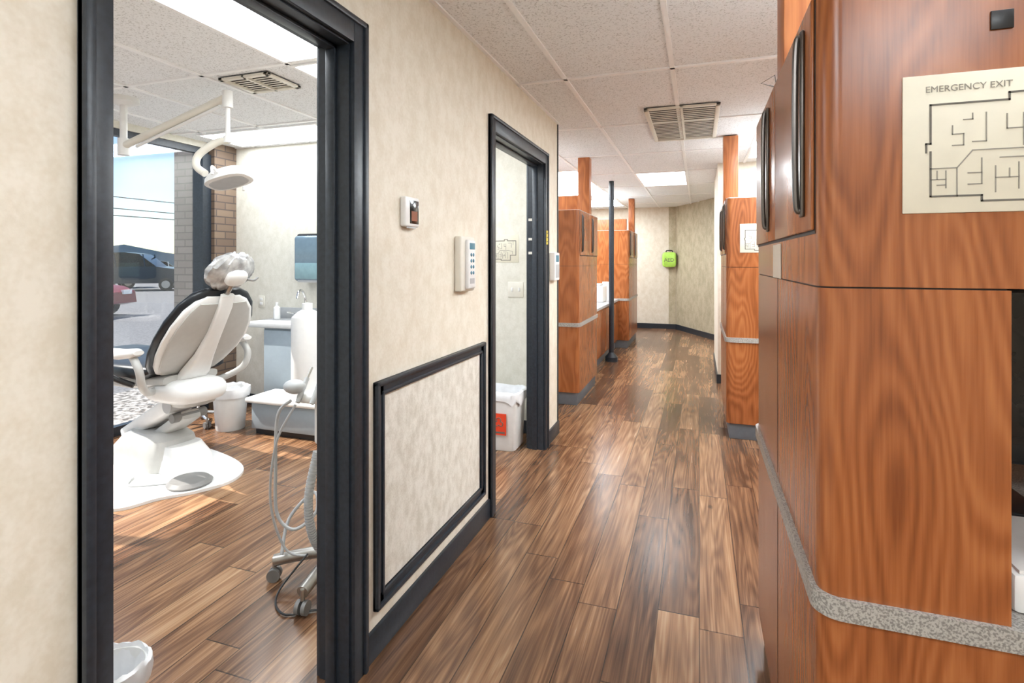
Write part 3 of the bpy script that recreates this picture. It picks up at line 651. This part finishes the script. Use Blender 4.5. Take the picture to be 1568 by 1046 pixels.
# ---------------------------------------------------------------- exterior
b = B(); b.box(-120, -80, -.22, XW-.9, 120, -.12, ASPH); b.done('ground')
b = B(); b.box(-5.9, -6, -.2, -4.86, 16, -.06, GRAV); b.box(-4.86, -6, -.2, XW-.1, 3.99, -.06, GRAV); b.done('gravel_bed')
b = B()
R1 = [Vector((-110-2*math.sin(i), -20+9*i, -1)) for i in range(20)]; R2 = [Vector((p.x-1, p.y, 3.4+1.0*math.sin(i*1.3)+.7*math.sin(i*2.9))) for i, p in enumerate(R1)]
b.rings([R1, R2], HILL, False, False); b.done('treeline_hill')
def car(name, loc, rot, m, L=4.6, W=1.8, Hc=1.45, suv=False):
    b = B(); GL = SCREEN
    body = [(-.5, .28), (-.49, .55), (-.44, .62), (.22, .64), (.42, .56), (.49, .46), (.5, .25), (.42, .2), (-.44, .2)]
    cab = [(-.47 if suv else -.36, .62), (-.43 if suv else -.25, .97), (-.05, 1.0), (.08, .96), (.23, .63)]
    def ext(prof, w, mm, hs=Hc):
        lo = [b.bm.verts.new((p[0]*L, -w/2, p[1]*hs)) for p in prof]; hi = [b.bm.verts.new((p[0]*L, w/2, p[1]*hs)) for p in prof]; n = len(prof)
        fs = [b.bm.faces.new(lo), b.bm.faces.new(hi[::-1])]+[b.bm.faces.new((lo[i], hi[i], hi[(i+1) % n], lo[(i+1) % n])) for i in range(n)]
        b._set(fs, mm, True)
    ext(body, W, m); ext(cab, W*.84, GL); ext([(cab[1][0]+.01, .955), (cab[1][0]+.02, .985), (-.05, 1.01), (.07, .97), (.07, .95)], W*.8, m)
    for px in (cab[1][0]+.03, -.12, .13):
        for s_ in (-1, 1): b.tube([(px*L, s_*W*.43, .63*Hc), ((px-.02)*L, s_*W*.42, .96*Hc)], .03, m, 6, smooth=False)
    for px in (-.32, .32):
        for s_ in (-1, 1): b.cyl((px*L, s_*(W/2-.18), .32), (px*L, s_*(W/2+.02), .32), .32, BLACK); b.cyl((px*L, s_*(W/2+.02), .32), (px*L, s_*(W/2+.03), .32), .19, METAL)
    for s_ in (-1, 1): b.box(.485*L, s_*W*.32-.15, .42*Hc, .50*L, s_*W*.32+.15, .5*Hc, WHITE)
    o = b.done(name, org=(0, 0, 0)); o.location = (loc[0], loc[1], -.12); o.rotation_euler[2] = rot
CARD = simple('car_paint_dark', (.03, .042, .06), .2, .3); CARR = simple('car_paint_red', (.20, .02, .025), .25)
car('suv', (-27, 20.2), math.radians(35), CARD, 5.0, 2.0, 1.9, True)
car('suv', (-31, 20.6), math.radians(60), GREY, 5.0, 2.0, 1.8, True)
car('sedan', (-16.7, 9.6), math.radians(15), CARR, 4.5, 1.8, 1.4)
car('sedan', (-42, 33.5), math.radians(50), WHITE, 4.5, 1.8, 1.5)
b = B()
for z, x in ((7.0, -45), (6.1, -45.5), (5.4, -44)): b.tube([(x, -40, z+.5), (x, 30, z-.4), (x, 100, z+.5)], .04, BLACK, 6)
b.cyl((-45, 75, -.2), (-45, 75, 8.5), .15, GREY); b.cyl((-45, -12, -.2), (-45, -12, 8.5), .15, GREY); b.done('power_line')

# ---------------------------------------------------------------- light
w = bpy.data.worlds.new('World'); sc.world = w; w.use_nodes = True; nt = w.node_tree
bg = nt.nodes['Background']; sky = nt.nodes.new('ShaderNodeTexSky'); sky.sky_type = 'NISHITA'; sky.sun_disc = False
sky.sun_elevation = math.radians(50); sky.sun_rotation = math.radians(90); sky.air_density = 1.0; sky.dust_density = .3; sky.ozone_density = 2.0
nt.links.new(sky.outputs[0], bg.inputs[0]); bg.inputs[1].default_value = .19
s = bpy.data.lights.new('sun', 'SUN'); s.energy = 10; s.angle = .01; s.color = (1, .95, .87)
so = bpy.data.objects.new('sun', s); sc.collection.objects.link(so); so.location = (-8, 2, 8)
so.rotation_euler = Vector((.80, .16, -1)).to_track_quat('-Z', 'Y').to_euler()
# ---------------------------------------------------------------- camera
cam = bpy.data.cameras.new('camera'); co = bpy.data.objects.new('camera', cam); sc.collection.objects.link(co)
cam.sensor_width = 36; cam.lens = 840/1568*36; cam.shift_y = -123/1568; cam.clip_start = .02; cam.clip_end = 500
co.location = (0, 0, CH); co.rotation_euler = (math.pi/2, 0, math.atan(286/840)); sc.camera = co
